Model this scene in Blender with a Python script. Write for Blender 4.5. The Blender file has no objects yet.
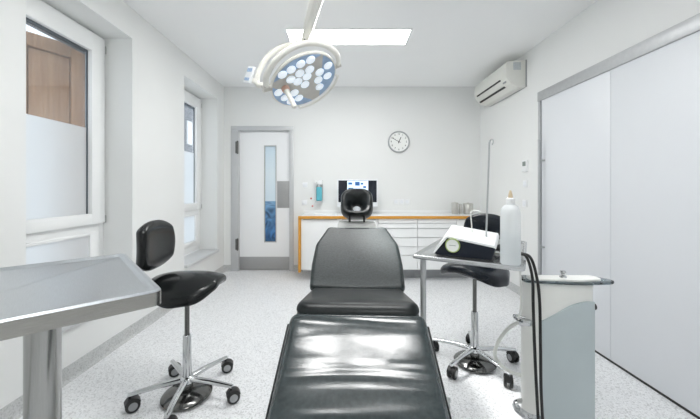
import bpy, bmesh, math, random
from mathutils import Vector, Matrix
random.seed(4)
SC = bpy.context.scene
COL = SC.collection
PI = math.pi

# ------------------------------------------------------------------ materials
def mat(name, color=(.8, .8, .8), rough=.5, metal=0., coat=0., noise=None, bump=None, emit=None, spec=None, stretch=(1, 1, 1)):
    m = bpy.data.materials.new(name); m.use_nodes = True
    nt = m.node_tree; b = nt.nodes['Principled BSDF']
    b.inputs['Base Color'].default_value = (*color, 1)
    b.inputs['Roughness'].default_value = rough
    b.inputs['Metallic'].default_value = metal
    b.inputs['Coat Weight'].default_value = coat
    b.inputs['Coat Roughness'].default_value = .08
    if spec is not None: b.inputs['Specular IOR Level'].default_value = spec
    if emit:
        b.inputs['Emission Color'].default_value = (*emit[0], 1); b.inputs['Emission Strength'].default_value = emit[1]
    tc = nt.nodes.new('ShaderNodeTexCoord'); mp = nt.nodes.new('ShaderNodeMapping')
    mp.inputs['Scale'].default_value = stretch
    nt.links.new(tc.outputs['Object'], mp.inputs['Vector'])
    if noise:                                   # (scale, amount): small colour variation of the material itself
        n = nt.nodes.new('ShaderNodeTexNoise'); n.inputs['Scale'].default_value = noise[0]; n.inputs['Detail'].default_value = 4
        r = nt.nodes.new('ShaderNodeValToRGB')
        a = noise[1]
        r.color_ramp.elements[0].position = .3; r.color_ramp.elements[1].position = .7
        r.color_ramp.elements[0].color = (*[c*(1-a) for c in color], 1); r.color_ramp.elements[1].color = (*[min(1, c*(1+a)) for c in color], 1)
        nt.links.new(mp.outputs[0], n.inputs['Vector']); nt.links.new(n.outputs['Fac'], r.inputs['Fac']); nt.links.new(r.outputs[0], b.inputs['Base Color'])
    if bump:                                    # (scale, strength, distance)
        n = nt.nodes.new('ShaderNodeTexNoise'); n.inputs['Scale'].default_value = bump[0]; n.inputs['Detail'].default_value = 3
        bp = nt.nodes.new('ShaderNodeBump'); bp.inputs['Strength'].default_value = bump[1]; bp.inputs['Distance'].default_value = bump[2]
        nt.links.new(mp.outputs[0], n.inputs['Vector']); nt.links.new(n.outputs['Fac'], bp.inputs['Height']); nt.links.new(bp.outputs[0], b.inputs['Normal'])
    return m

M = {}
M['wall'] = mat('wall_paint', (.80, .808, .80), .6, noise=(3, .006), bump=(180, .08, .002))
M['ceil'] = mat('ceiling_paint', (.90, .905, .905), .8, noise=(2, .006))
M['white'] = mat('white_lacquer', (.86, .87, .88), .35, noise=(5, .004))
M['panel'] = mat('white_laminate', (.69, .71, .74), .42, noise=(5, .004))
M['frame'] = mat('window_frame_white', (.87, .88, .88), .3, noise=(5, .004))
M['drawer'] = mat('drawer_white', (.85, .86, .86), .35, noise=(5, .004))
M['alu'] = mat('anodised_aluminium', (.50, .51, .52), .42, .6, noise=(40, .04))
M['grey_metal'] = mat('grey_door_frame', (.56, .57, .58), .45, .2, noise=(8, .02))
M['satin'] = mat('satin_steel_plate', (.42, .42, .42), .45, .7, noise=(60, .08), stretch=(1, 1, 14))
M['steel'] = mat('brushed_steel', (.62, .63, .64), .27, 1., noise=(30, .06), stretch=(1, 22, 22))
M['steel_top'] = mat('brushed_steel_top', (.60, .63, .66), .36, 1., noise=(24, .05), stretch=(30, 1, 1))
M['column'] = mat('polished_steel_column', (.42, .42, .41), .2, 1., noise=(20, .05), stretch=(16, 16, .6))
M['steel_floor_reflection'] = mat('brushed_steel_floor_reflection', (.42, .41, .39), .25, 1., noise=(30, .08), stretch=(1, 22, 22))  # steel darkened for the floor mirrored in the table edge
M['chrome'] = mat('chrome', (.60, .61, .62), .14, 1., noise=(6, .03))
M['darkened_chrome'] = mat('darkened_chrome', (.16, .16, .155), .16, 1., noise=(6, .05))  # foot plate's reflection of the dark seat is put into this colour
M['leather'] = mat('black_leather', (.011, .014, .015), .34, coat=.05, spec=.33, noise=(60, .25), bump=(420, .10, .002))
M['leather_back'] = mat('black_leather_grained', (.020, .027, .028), .40, coat=.0, spec=.36, noise=(90, .3), bump=(150, .35, .003))
M['pu'] = mat('black_polyurethane', (.006, .0075, .008), .22, coat=.1, spec=.33, noise=(12, .1))
M['pu_blue'] = mat('black_leather_stool', (.006, .009, .014), .25, coat=.1, spec=.3, noise=(12, .1))
M['black'] = mat('black_plastic', (.012, .012, .013), .35, noise=(12, .1))
M['navy'] = mat('midnight_plastic', (.005, .009, .018), .4, coat=.0, spec=.3, noise=(12, .1))
M['grey_plastic'] = mat('grey_plastic', (.33, .34, .35), .5, noise=(12, .05))
M['light_grey'] = mat('light_grey_plastic', (.45, .46, .45), .5, noise=(12, .03))
M['cream'] = mat('cream_plastic', (.80, .79, .74), .35, noise=(12, .01))
M['cart_white'] = mat('cart_white', (.84, .84, .81), .32, coat=.2, noise=(8, .01))
M['cart_blue'] = mat('cart_blue_grey', (.50, .565, .585), .38, coat=.15, noise=(8, .02))
M['ac'] = mat('air_conditioner_plastic', (.74, .74, .70), .4, noise=(10, .01))
M['orange'] = mat('orange_edging', (.62, .29, .035), .45, noise=(30, .08), stretch=(1, 6, 6))
M['worktop'] = mat('white_worktop', (.84, .85, .85), .3, noise=(6, .01))
M['hinge_grey'] = mat('hinge_grey', (.13, .13, .125), .4, .4, noise=(20, .1))
M['gasket'] = mat('grey_gasket', (.10, .12, .14), .5, noise=(20, .1))
M['sill'] = mat('sill_grey', (.60, .61, .62), .4, noise=(30, .03))
M['rubber'] = mat('dark_rubber', (.02, .02, .02), .6, noise=(20, .1))
M['pink'] = mat('pinkish_collar', (.66, .42, .33), .45, noise=(20, .05))
M['beige'] = mat('lamp_face_beige', (.56, .54, .50), .4, noise=(20, .03))
M['blue_pad'] = mat('lamp_blue_pad', (.34, .47, .66), .3, noise=(20, .1))
M['teal'] = mat('teal_liquid', (.12, .48, .58), .25, noise=(10, .08))
M['hose'] = mat('milky_hose', (.72, .73, .70), .3, noise=(12, .03))
M['jar'] = mat('steel_jar', (.62, .61, .58), .3, .8, noise=(20, .06))
M['paper'] = mat('white_dial', (.85, .86, .84), .5, noise=(20, .01))
M['ink'] = mat('dark_ink', (.03, .03, .035), .5, noise=(20, .05))
M['green'] = mat('green_ring', (.35, .46, .14), .4, noise=(20, .05))
M['red'] = mat('red_plastic', (.6, .05, .03), .4, noise=(20, .05))
M['lcd'] = mat('lcd_grey', (.22, .26, .24), .3, noise=(20, .05))
M['label_grey'] = mat('pale_label', (.50, .53, .54), .5, noise=(120, .15))
M['tip'] = mat('tan_cap', (.62, .50, .34), .45, noise=(20, .05))
M['facade'] = mat('grey_render', (.20, .21, .23), .8, noise=(1.5, .12))
M['bezel'] = mat('display_bezel', (.82, .84, .87), .3, noise=(10, .01))
M['panel_light'] = mat('light_diffuser', (.9, .9, .9), .5, emit=((1, 1, .99), 26.), noise=(4, .003))
M['led'] = mat('led_lens', (.8, .85, .9), .15, emit=((.80, .90, 1), .40), noise=(40, .05))
M['screen_black'] = mat('screen_dark', (.006, .008, .014), .2, emit=((.3, .4, .8), .01), noise=(8, .1))
M['screen_white'] = mat('screen_lit', (.5, .6, .7), .3, emit=((.72, .86, 1), .75), noise=(8, .02))
M['screen_blue'] = mat('screen_blue_image', (.03, .1, .25), .3, emit=((.03, .10, .26), .6), noise=(40, .6))

def wrinkled_leather():
    m = mat('black_leather_creased', (.028, .040, .043), .20, coat=.5, spec=.5, noise=(60, .2))
    nt = m.node_tree; b = nt.nodes['Principled BSDF']
    tc = nt.nodes.new('ShaderNodeTexCoord'); mp = nt.nodes.new('ShaderNodeMapping'); mp.inputs['Scale'].default_value = (1.3, 11.5, 1)
    n = nt.nodes.new('ShaderNodeTexNoise'); n.inputs['Scale'].default_value = 1.0; n.inputs['Detail'].default_value = 1.6; n.inputs['Distortion'].default_value = .5
    n2 = nt.nodes.new('ShaderNodeTexNoise'); n2.inputs['Scale'].default_value = 260
    b1 = nt.nodes.new('ShaderNodeBump'); b1.inputs['Strength'].default_value = .9; b1.inputs['Distance'].default_value = .0105
    b2 = nt.nodes.new('ShaderNodeBump'); b2.inputs['Strength'].default_value = .1; b2.inputs['Distance'].default_value = .002
    L = nt.links.new
    L(tc.outputs['Object'], mp.inputs['Vector']); L(mp.outputs[0], n.inputs['Vector']); L(tc.outputs['Object'], n2.inputs['Vector'])
    L(n.outputs['Fac'], b1.inputs['Height']); L(n2.outputs['Fac'], b2.inputs['Height']); L(b1.outputs[0], b2.inputs['Normal'])
    L(b2.outputs[0], b.inputs['Normal']); L(b2.outputs[0], b.inputs['Coat Normal'])
    return m
M['creased'] = wrinkled_leather()

def floor_mat(name, base, rough):
    m = mat(name, base, rough); nt = m.node_tree; b = nt.nodes['Principled BSDF']; L = nt.links.new
    tc = nt.nodes.new('ShaderNodeTexCoord')
    v = nt.nodes.new('ShaderNodeTexVoronoi'); v.inputs['Scale'].default_value = 150
    r = nt.nodes.new('ShaderNodeValToRGB'); r.color_ramp.interpolation = 'CONSTANT'
    e = r.color_ramp.elements
    e[0].position = 0; e[0].color = (*[c*.72 for c in base], 1)
    e[1].position = .16; e[1].color = (*[c*.93 for c in base], 1)
    for p, k in ((.42, 1.0), (.72, 1.05), (.92, .84)):
        x = e.new(p); x.color = (*[min(1, c*k) for c in base], 1)
    sx = nt.nodes.new('ShaderNodeSeparateColor')
    L(tc.outputs['Object'], v.inputs['Vector']); L(v.outputs['Color'], sx.inputs[0]); L(sx.outputs[0], r.inputs['Fac'])
    L(r.outputs[0], b.inputs['Base Color'])
    return m
M['floor'] = floor_mat('speckled_vinyl', (.80, .81, .825), .34)
M['cove'] = floor_mat('speckled_vinyl_cove', (.55, .56, .56), .45)

def wood_mat():
    m = mat('shutter_wood', (.36, .22, .13), .55); nt = m.node_tree; b = nt.nodes['Principled BSDF']; L = nt.links.new
    tc = nt.nodes.new('ShaderNodeTexCoord'); mp = nt.nodes.new('ShaderNodeMapping'); mp.inputs['Scale'].default_value = (14, 14, .7)
    n = nt.nodes.new('ShaderNodeTexNoise'); n.inputs['Scale'].default_value = 3; n.inputs['Detail'].default_value = 6; n.inputs['Distortion'].default_value = .6
    r = nt.nodes.new('ShaderNodeValToRGB'); r.color_ramp.elements[0].position = .3; r.color_ramp.elements[1].position = .72
    r.color_ramp.elements[0].color = (.42, .23, .125, 1); r.color_ramp.elements[1].color = (.62, .38, .22, 1)
    L(tc.outputs['Object'], mp.inputs[0]); L(mp.outputs[0], n.inputs['Vector']); L(n.outputs['Fac'], r.inputs[0]); L(r.outputs[0], b.inputs['Base Color'])
    return m
M['wood'] = wood_mat()

def glass_mat(name, tint, gloss, rough=.02):
    m = bpy.data.materials.new(name); m.use_nodes = True; nt = m.node_tree; nt.nodes.clear(); L = nt.links.new
    o = nt.nodes.new('ShaderNodeOutputMaterial'); mx = nt.nodes.new('ShaderNodeMixShader')
    t = nt.nodes.new('ShaderNodeBsdfTransparent'); t.inputs[0].default_value = (*tint, 1)
    g = nt.nodes.new('ShaderNodeBsdfGlossy'); g.inputs['Roughness'].default_value = rough
    fr = nt.nodes.new('ShaderNodeFresnel'); fr.inputs[0].default_value = 1.45
    mth = nt.nodes.new('ShaderNodeMath'); mth.operation = 'MULTIPLY'; mth.inputs[1].default_value = gloss
    L(fr.outputs[0], mth.inputs[0]); L(mth.outputs[0], mx.inputs[0]); L(t.outputs[0], mx.inputs[1]); L(g.outputs[0], mx.inputs[2]); L(mx.outputs[0], o.inputs[0])
    return m
M['glass'] = glass_mat('clear_glass', (.95, .96, .97), .45)
M['shelf_glass'] = glass_mat('grey_glass', (.55, .61, .63), 1.)

def milky(name, color, trans, clear):
    m = bpy.data.materials.new(name); m.use_nodes = True; nt = m.node_tree; nt.nodes.clear(); L = nt.links.new
    o = nt.nodes.new('ShaderNodeOutputMaterial'); mx = nt.nodes.new('ShaderNodeMixShader'); m2 = nt.nodes.new('ShaderNodeMixShader')
    t = nt.nodes.new('ShaderNodeBsdfTranslucent'); t.inputs[0].default_value = (*color, 1)
    d = nt.nodes.new('ShaderNodeBsdfPrincipled'); d.inputs['Base Color'].default_value = (*color, 1); d.inputs['Roughness'].default_value = .35
    c = nt.nodes.new('ShaderNodeBsdfTransparent')
    mx.inputs[0].default_value = trans; m2.inputs[0].default_value = clear
    L(d.outputs[0], mx.inputs[1]); L(t.outputs[0], mx.inputs[2]); L(mx.outputs[0], m2.inputs[1]); L(c.outputs[0], m2.inputs[2]); L(m2.outputs[0], o.inputs[0])
    return m
M['frost'] = milky('frosted_glass', (.79, .815, .83), .62, 0.)
M['bottle'] = milky('milky_bottle', (.90, .92, .93), .35, .25)
M['liquid'] = milky('bottle_liquid', (.84, .88, .90), .4, .25)

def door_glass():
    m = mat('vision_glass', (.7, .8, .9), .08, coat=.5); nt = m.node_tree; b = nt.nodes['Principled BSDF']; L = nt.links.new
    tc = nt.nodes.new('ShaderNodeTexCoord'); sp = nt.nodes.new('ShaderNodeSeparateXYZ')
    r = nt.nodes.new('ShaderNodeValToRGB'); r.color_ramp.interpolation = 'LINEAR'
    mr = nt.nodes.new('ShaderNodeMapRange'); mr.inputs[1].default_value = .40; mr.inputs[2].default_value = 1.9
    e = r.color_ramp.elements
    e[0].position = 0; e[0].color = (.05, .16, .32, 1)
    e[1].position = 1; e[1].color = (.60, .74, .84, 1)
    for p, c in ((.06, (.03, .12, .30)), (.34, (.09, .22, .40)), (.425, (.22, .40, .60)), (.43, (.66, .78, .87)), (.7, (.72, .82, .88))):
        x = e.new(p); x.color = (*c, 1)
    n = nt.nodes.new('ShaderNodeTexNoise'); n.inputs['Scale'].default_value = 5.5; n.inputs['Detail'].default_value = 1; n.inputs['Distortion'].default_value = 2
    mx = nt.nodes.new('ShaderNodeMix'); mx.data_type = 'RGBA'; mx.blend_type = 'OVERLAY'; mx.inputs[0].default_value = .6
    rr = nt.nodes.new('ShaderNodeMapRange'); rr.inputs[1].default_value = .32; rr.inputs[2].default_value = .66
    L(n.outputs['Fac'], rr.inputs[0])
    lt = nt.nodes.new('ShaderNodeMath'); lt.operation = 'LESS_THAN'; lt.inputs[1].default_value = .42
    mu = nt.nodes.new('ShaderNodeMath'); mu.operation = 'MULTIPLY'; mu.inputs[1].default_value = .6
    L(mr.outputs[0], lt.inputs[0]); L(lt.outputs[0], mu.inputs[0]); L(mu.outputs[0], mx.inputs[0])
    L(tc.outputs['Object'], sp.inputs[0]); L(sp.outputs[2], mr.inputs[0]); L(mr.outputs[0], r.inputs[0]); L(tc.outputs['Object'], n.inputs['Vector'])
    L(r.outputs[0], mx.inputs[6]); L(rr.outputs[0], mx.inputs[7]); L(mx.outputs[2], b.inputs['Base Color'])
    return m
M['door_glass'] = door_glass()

# ------------------------------------------------------------------ mesh helpers
def obj(name, bm, m, parent=None, angle=35, mx=None):
    if mx is not None: bmesh.ops.transform(bm, matrix=mx, verts=bm.verts)
    bmesh.ops.recalc_face_normals(bm, faces=bm.faces)
    me = bpy.data.meshes.new(name); bm.to_mesh(me); bm.free()
    me.polygons.foreach_set('use_smooth', [True]*len(me.polygons))
    me.set_sharp_from_angle(angle=math.radians(angle))
    me.materials.append(M[m])
    o = bpy.data.objects.new(name, me); COL.objects.link(o)
    if parent: o.parent = parent
    return o
def merge(bm, tmp, mx=None):
    if mx is not None: bmesh.ops.transform(tmp, matrix=mx, verts=tmp.verts)
    me = bpy.data.meshes.new('tmp'); tmp.to_mesh(me); tmp.free(); bm.from_mesh(me); bpy.data.meshes.remove(me)
def box(bm, x0, x1, y0, y1, z0, z1, bev=0, mx=None, seg=2):
    t = bmesh.new()
    bmesh.ops.create_cube(t, size=1, matrix=Matrix.Translation(((x0+x1)/2, (y0+y1)/2, (z0+z1)/2)) @ Matrix.Diagonal((abs(x1-x0), abs(y1-y0), abs(z1-z0), 1)))
    if bev: bmesh.ops.bevel(t, geom=t.edges[:], offset=bev, segments=seg, profile=.5, affect='EDGES')
    merge(bm, t, mx); return bm
def B(*a, **k): return box(bmesh.new(), *a, **k)
def ring_faces(bm, a, b):
    n = len(a)
    for i in range(n): bm.faces.new((a[i], a[(i+1) % n], b[(i+1) % n], b[i]))
def loft(bm, rings, cap0=True, cap1=True):
    vs = [[bm.verts.new(p) for p in r] for r in rings]
    for a, b in zip(vs, vs[1:]): ring_faces(bm, a, b)
    if cap0: bm.faces.new(vs[0][::-1])
    if cap1: bm.faces.new(vs[-1])
    return vs
def smooth_path(pts, n=6):
    P = [Vector(p) for p in pts]; out = []
    for i in range(len(P)-1):
        p0 = P[max(i-1, 0)]; p1 = P[i]; p2 = P[i+1]; p3 = P[min(i+2, len(P)-1)]
        for k in range(n):
            t = k/n
            out.append(.5*((2*p1)+(p2-p0)*t+(2*p0-5*p1+4*p2-p3)*t*t+(3*p1-p0-3*p2+p3)*t**3))
    out.append(P[-1]); return out
def tube(bm, pts, r, seg=12, flat=1.0, up=None, cap=True):
    P = [Vector(p) for p in pts]; n = len(P)
    R = r if isinstance(r, (list, tuple)) else [r]*n
    rings = []; ref = Vector(up) if up else None
    prev = None
    for i in range(n):
        t = (P[min(i+1, n-1)]-P[max(i-1, 0)]).normalized()
        if prev is None:
            h = ref or (Vector((0, 0, 1)) if abs(t.z) < .9 else Vector((1, 0, 0)))
        else: h = prev
        a = (h-t*h.dot(t)).normalized(); b = t.cross(a); prev = a
        rings.append([P[i]+a*(R[i]*flat*math.cos(2*PI*k/seg))+b*(R[i]*math.sin(2*PI*k/seg)) for k in range(seg)])
    loft(bm, rings, cap, cap); return bm
def T(pts, r, **k): return tube(bmesh.new(), pts, r, **k)
def lathe(bm, prof, seg=32, mx=None):
    t = bmesh.new()
    rings = [[Vector((r*math.cos(2*PI*k/seg), r*math.sin(2*PI*k/seg), z)) for k in range(seg)] for r, z in prof]
    loft(t, rings); bmesh.ops.remove_doubles(t, verts=t.verts, dist=1e-6)
    merge(bm, t, mx); return bm
def Lt(prof, seg=32, mx=None): return lathe(bmesh.new(), prof, seg, mx)
def rpoly(pts, rad, seg=6):
    n = len(pts); out = []
    for i in range(n):
        p = Vector(pts[i]); a = Vector(pts[i-1])-p; b = Vector(pts[(i+1) % n])-p
        r = rad[i] if isinstance(rad, (list, tuple)) else rad
        ang = a.angle(b); d = min(r/math.tan(ang/2), a.length*.49, b.length*.49); rr = d*math.tan(ang/2)
        if r <= 0: out.append(p); continue
        A = p+a.normalized()*d; Bp = p+b.normalized()*d
        c = p+(a.normalized()+b.normalized()).normalized()*(rr/math.sin(ang/2))
        va = A-c; vb = Bp-c; a0 = math.atan2(va.y, va.x); a1 = math.atan2(vb.y, vb.x)
        da = (a1-a0+PI) % (2*PI)-PI
        for k in range(seg+1):
            t = a0+da*k/seg; out.append(c+Vector((math.cos(t), math.sin(t)))*rr)
    return out
def dens(pts, d=.03):
    out = []; n = len(pts)
    for i in range(n):
        a = Vector(pts[i]); b = Vector(pts[(i+1) % n]); k = max(1, int((b-a).length/d))
        for j in range(k): out.append(a+(b-a)*j/k)
    return out
def inset(pts, d):
    n = len(pts); ar = sum(pts[i].x*pts[(i+1) % n].y-pts[(i+1) % n].x*pts[i].y for i in range(n)); s = 1 if ar > 0 else -1
    out = []
    for i in range(n):
        e1 = (pts[i]-pts[i-1]).normalized(); e2 = (pts[(i+1) % n]-pts[i]).normalized()
        nn = Vector((-(e1.y+e2.y), e1.x+e2.x)).normalized()*s
        out.append(pts[i]+nn*d)
    return out
def slab(bm, outline, z0, z1, rb=.005, rt=.005, crown=0., seg=4, rings=5, mx=None, zf=None):
    """rounded solid over an outline (z0 underside, z1 top), top slightly crowned; zf(x, y) adds a height to every vertex"""
    O = dens([Vector(p) for p in outline]); L = []
    for k in range(seg+1):
        a = PI/2*k/seg; L.append((inset(O, rb*(1-math.sin(a))), z0+rb*(1-math.cos(a))))
    for k in range(seg+1):
        a = PI/2*k/seg; L.append((inset(O, rt*(1-math.cos(a))), z1-rt*(1-math.sin(a))))
    top = L[-1][0]; c = sum(top, Vector((0, 0)))/len(top)
    for k in range(1, rings):
        t = k/rings; L.append(([p+(c-p)*t for p in top], z1+crown*(1-(1-t)**2)))
    f = zf or (lambda x, y: 0)
    t_ = bmesh.new()
    R = [[Vector((p.x, p.y, z+f(p.x, p.y))) for p in o] for o, z in L]
    vs = loft(t_, R, True, False)
    cv = t_.verts.new((c.x, c.y, z1+crown+f(c.x, c.y)))
    for i in range(len(vs[-1])): t_.faces.new((vs[-1][i], vs[-1][(i+1) % len(vs[-1])], cv))
    merge(bm, t_, mx); return bm
def S(*a, **k): return slab(bmesh.new(), *a, **k)
def rrect(x0, x1, y0, y1, r): return rpoly([(x0, y0), (x1, y0), (x1, y1), (x0, y1)], r)
def prism(bm, poly, y0, y1, mx=None, bev=0):
    """polygon in x, z extruded along y"""
    t = bmesh.new(); loft(t, [[Vector((x, y0, z)) for x, z in poly], [Vector((x, y1, z)) for x, z in poly]])
    if bev: bmesh.ops.recalc_face_normals(t, faces=t.faces); bmesh.ops.bevel(t, geom=t.edges[:], offset=bev, segments=2, profile=.5, affect='EDGES')
    merge(bm, t, mx); return bm
def frame_mx(o, x, y, z):
    m = Matrix((Vector(x).normalized(), Vector(y).normalized(), Vector(z).normalized())).transposed().to_4x4(); m.translation = Vector(o); return m
def text_mesh(s, size, depth=.001):
    cu = bpy.data.curves.new('t', 'FONT'); cu.body = s; cu.size = size; cu.extrude = depth; cu.align_x = 'CENTER'; cu.align_y = 'CENTER'
    o = bpy.data.objects.new('t', cu); COL.objects.link(o); bpy.context.view_layer.update()
    me = bpy.data.meshes.new_from_object(o.evaluated_get(bpy.context.evaluated_depsgraph_get()))
    bm = bmesh.new(); bm.from_mesh(me); bpy.data.objects.remove(o); bpy.data.curves.remove(cu); bpy.data.meshes.remove(me); return bm

def tag(o, label, cat, group=None):
    o['label'] = label; o['category'] = cat
    if group: o['group'] = group
    return o
def thing(name, label, cat, loc=(0, 0, 0), rz=0, group=None):
    o = bpy.data.objects.new(name, None); COL.objects.link(o); o.location = loc; o.rotation_euler = (0, 0, rz); o.empty_display_size = .1
    return tag(o, label, cat, group)
def struct(name, bm, m):
    o = obj(name, bm, m); o['kind'] = 'structure'; return o
def struct_root(name, loc=(0, 0, 0)):
    o = bpy.data.objects.new(name, None); COL.objects.link(o); o.location = loc; o['kind'] = 'structure'; return o

# ------------------------------------------------------------------ room shell
XL, XR, YB, YF, H = -1.776, 2.05, 4.642, -1.3, 2.752
XG = -2.0                         # inner face of the window frames
struct('floor', B(XL-.4, XR+.2, YF-.2, YB+.2, -.1, 0), 'floor')
struct('ceiling', B(XL-.4, XR+.2, YF-.2, YB+.2, H, H+.1), 'ceil')
struct('wall_right', B(XR, XR+.15, YF, YB, 0, H), 'wall')
struct('wall_front', B(XL-.35, XR+.15, YF-.15, YF, 0, H), 'wall')
WIN = [(1.742, 2.622), (3.478, 4.392)]
ZS, ZH = .375, 2.5
wl = bmesh.new()
ys = [YF]+[v for w in WIN for v in w]+[YB]
for a, b in zip(ys[0::2], ys[1::2]): box(wl, XL-.34, XL, a, b, 0, H)
for a, b in WIN:
    box(wl, XL-.34, XL, a, b, 0, ZS-.035); box(wl, XL-.34, XL, a, b, ZH, H)
struct('wall_left', wl, 'wall')
DX0, DX1, DZ = -1.625, -.772, 2.11
wb = bmesh.new()
box(wb, XL-.34, DX0, YB, YB+.15, 0, H); box(wb, DX1, XR+.15, YB, YB+.15, 0, H); box(wb, DX0, DX1, YB, YB+.15, DZ, H)
struct('wall_back', wb, 'wall')
def cove(pts):
    return pts
bl = bmesh.new(); prism(bl, [(0, 0), (.035, 0), (.014, .012), (.006, .035), (.005, .092), (0, .092)], YF, YB, Matrix.Translation((XL, 0, 0)))
struct('baseboard_left', bl, 'cove')
bb = bmesh.new()
pr = [(0, 0), (.030, 0), (.012, .012), (.006, .035), (.005, .092), (0, .092)]
for a, b in ((XL, -1.672), (-.736, -.60)):
    prism(bb, pr, a, b, Matrix.Translation((0, YB, 0)) @ Matrix.Rotation(-PI/2, 4, 'Z') @ Matrix.Diagonal((1, 1, 1, 1)))
struct('baseboard_back', bb, 'cove')

# ------------------------------------------------------------------ windows
def window(n, y0, y1):
    r = struct_root('window_%d' % n, (XG, (y0+y1)/2, ZS)); w = (y1-y0)/2
    Hh = ZH-ZS; X0, X1 = -.07, 0.
    f = bmesh.new()                                              # fixed frame with the transom
    for a, b in ((-w, -w+.055), (w-.055, w)): box(f, X0, X1-.02, a, b, 0, Hh, .004)
    box(f, X0+.001, X1-.021, -w+.05, w-.05, Hh-.055, Hh-.0005, .004); box(f, X0+.001, X1-.021, -w+.05, w-.05, .0005, .09, .004)
    box(f, X0+.001, X1-.021, -w+.05, w-.05, .505, .60, .004)
    f_ob = obj('window_frame', f, 'frame', r)
    s = bmesh.new(); sb, st, si = .575, Hh-.025, w-.022           # upper tilting sash
    for a, b in ((-si, -si+.135), (si-.135, si)): box(s, X0+.02, X1+.012, a, b, sb, st, .006)
    box(s, X0+.02, X1+.0115, -si+.1, si-.1, sb, sb+.085, .006); box(s, X0+.02, X1+.0115, -si+.1, si-.1, st-.145, st, .006)
    sa = obj('window_sash', s, 'frame', r)
    gz = 1.715-ZS
    obj('clear_pane', B(-.035, -.029, -si+.13, si-.13, gz, st-.14), 'glass', sa)
    obj('frosted_pane', B(-.035, -.029, -si+.13, si-.13, sb+.08, gz), 'frost', sa)
    gk = bmesh.new()
    for a, b in ((-si+.133, -si+.143), (si-.143, si-.133)): box(gk, -.034, -.022, a, b, sb+.08, st-.14)
    box(gk, -.034, -.022, -si+.13, si-.13, st-.160, st-.140)
    obj('gasket', gk, 'gasket', sa)
    for z in (sb+.03, st-.08):
        obj('hinge', T([(.006, w-.012, z-.03), (.006, w-.012, z+.03)], .006), 'light_grey', sa)
    l = bmesh.new()                                              # lower fixed light
    for a, b in ((-w+.05, -w+.145), (w-.145, w-.05)): box(l, X0+.01, X1-.012, a, b, .085, .505, .004)
    box(l, X0+.01, X1-.0125, -w+.1, w-.1, .085, .15, .004); box(l, X0+.01, X1-.0125, -w+.1, w-.1, .485, .51, .004)
    ll = obj('lower_light', l, 'frame', r)
    obj('lower_pane', B(-.035, -.029, -w+.14, w-.14, .145, .49), 'frost', ll)
    obj('outer_lintel', B(-.125, -.085, -w+.005, w-.005, 2.338-ZS, Hh-.005), 'gasket', f_ob)
    obj('window_sill', B(-.02, .255, -w+.002, w-.002, -.035, 0, .004), 'sill', r)
    return r
for i, (a, b) in enumerate(WIN): window(i+1, a, b)

# wooden shutter hanging half open outside the first window
sh = thing('window_shutter', 'brown wooden panelled shutter standing half open outside the nearer window', 'shutter', (-2.165, 2.612, .42))
d = Vector((-.598, -1, 0)).normalized(); SM = frame_mx((0, 0, 0), d, Vector((0, 0, 1)).cross(d), (0, 0, 1))
f = bmesh.new()
for a, b in ((0, .10), (.36, .46)): box(f, a, b, -.03, .03, 0, 1.975, .004)
for a, b in ((0, .1), (.7, .8), (1.875, 1.975)): box(f, .1, .36, -.03, .03, a, b, .004)
obj('shutter_frame', f, 'wood', sh, mx=SM)
for a, b in ((.1, .7), (.8, 1.875)): obj('shutter_panel', box(B(.095, .365, -.028, -.018, a-.005, b+.005), .110, .350, -.018, .016, a+.010, b-.010, .003), 'wood', sh, mx=SM)
obj('hinge_strap', B(-.03, .0, -.012, .012, 1.5, 1.56, .003), 'grey_metal', sh, mx=SM)

# neighbouring building seen through the farther window
nb = thing('neighbouring_building', 'dark grey building with a white window outside the farther window', 'building', (-8, 16, -3))
obj('facade_wall', B(-2, 0, -5, 14, 0, 12), 'facade', nb)
for y, z in ((-2.9, 7.1), (.4, 7.1), (3.4, 7.1), (-2.9, 4.0), (.4, 4.0)):
    wd = obj('facade_window', B(-.02, .06, y-.5, y+.5, z-.6, z+.6, .01), 'frame', nb)
obj('roof', B(-2.4, .4, -5.3, 14.3, 12, 12.3), 'grey_metal', nb)

# ------------------------------------------------------------------ door at the back
dr = struct_root('door_1', (-1.18, YB, 0))
f = bmesh.new()
for a, b in ((-.492, -.377), (.380, .444)): box(f, a, b, -.012, .10, 0, 2.10, .003)
box(f, -.492, .444, -.0125, .1005, 2.0965, 2.164, .003)
obj('door_frame', f, 'grey_metal', dr)
lf = bmesh.new()
for a, b in ((-.377, -.005), (.174, .380)): box(lf, a, b, .045, .095, .006, 2.092)
box(lf, -.005, .174, .045, .095, .006, .427); box(lf, -.005, .174, .045, .095, 1.872, 2.092)
leaf = obj('door_leaf', lf, 'white', dr)
obj('vision_panel', B(-.005, .174, .06, .068, .427, 1.872), 'door_glass', leaf)
gb = bmesh.new()
for a, b in ((-.008, .004), (.165, .177)): box(gb, a, b, .04, .06, .42, 1.88)
box(gb, .003, .166, .0405, .0595, .4205, .432); box(gb, .003, .166, .0405, .0595, 1.868, 1.8795)
obj('glazing_bead', gb, 'light_grey', leaf)
obj('push_plate', B(.188, .379, .040, .046, .94, 1.343, .002), 'satin', leaf)
obj('kick_plate', B(-.376, .379, .040, .046, .008, .203, .002), 'satin', leaf)
for z0, z1 in ((1.745, 1.94), (.31, .49)):
    hb = T([(-.388, -.018, z0), (-.388, -.018, z1)], .013); box(hb, -.42, -.375, -.0195, -.010, z0+.01, z1-.01)
    obj('hinge', hb, 'hinge_grey', dr)
struct('trim_1', B(-.492-1.18, .444-1.18, YB+.1, YB+.15, 0, DZ+.05), 'grey_metal')

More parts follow.
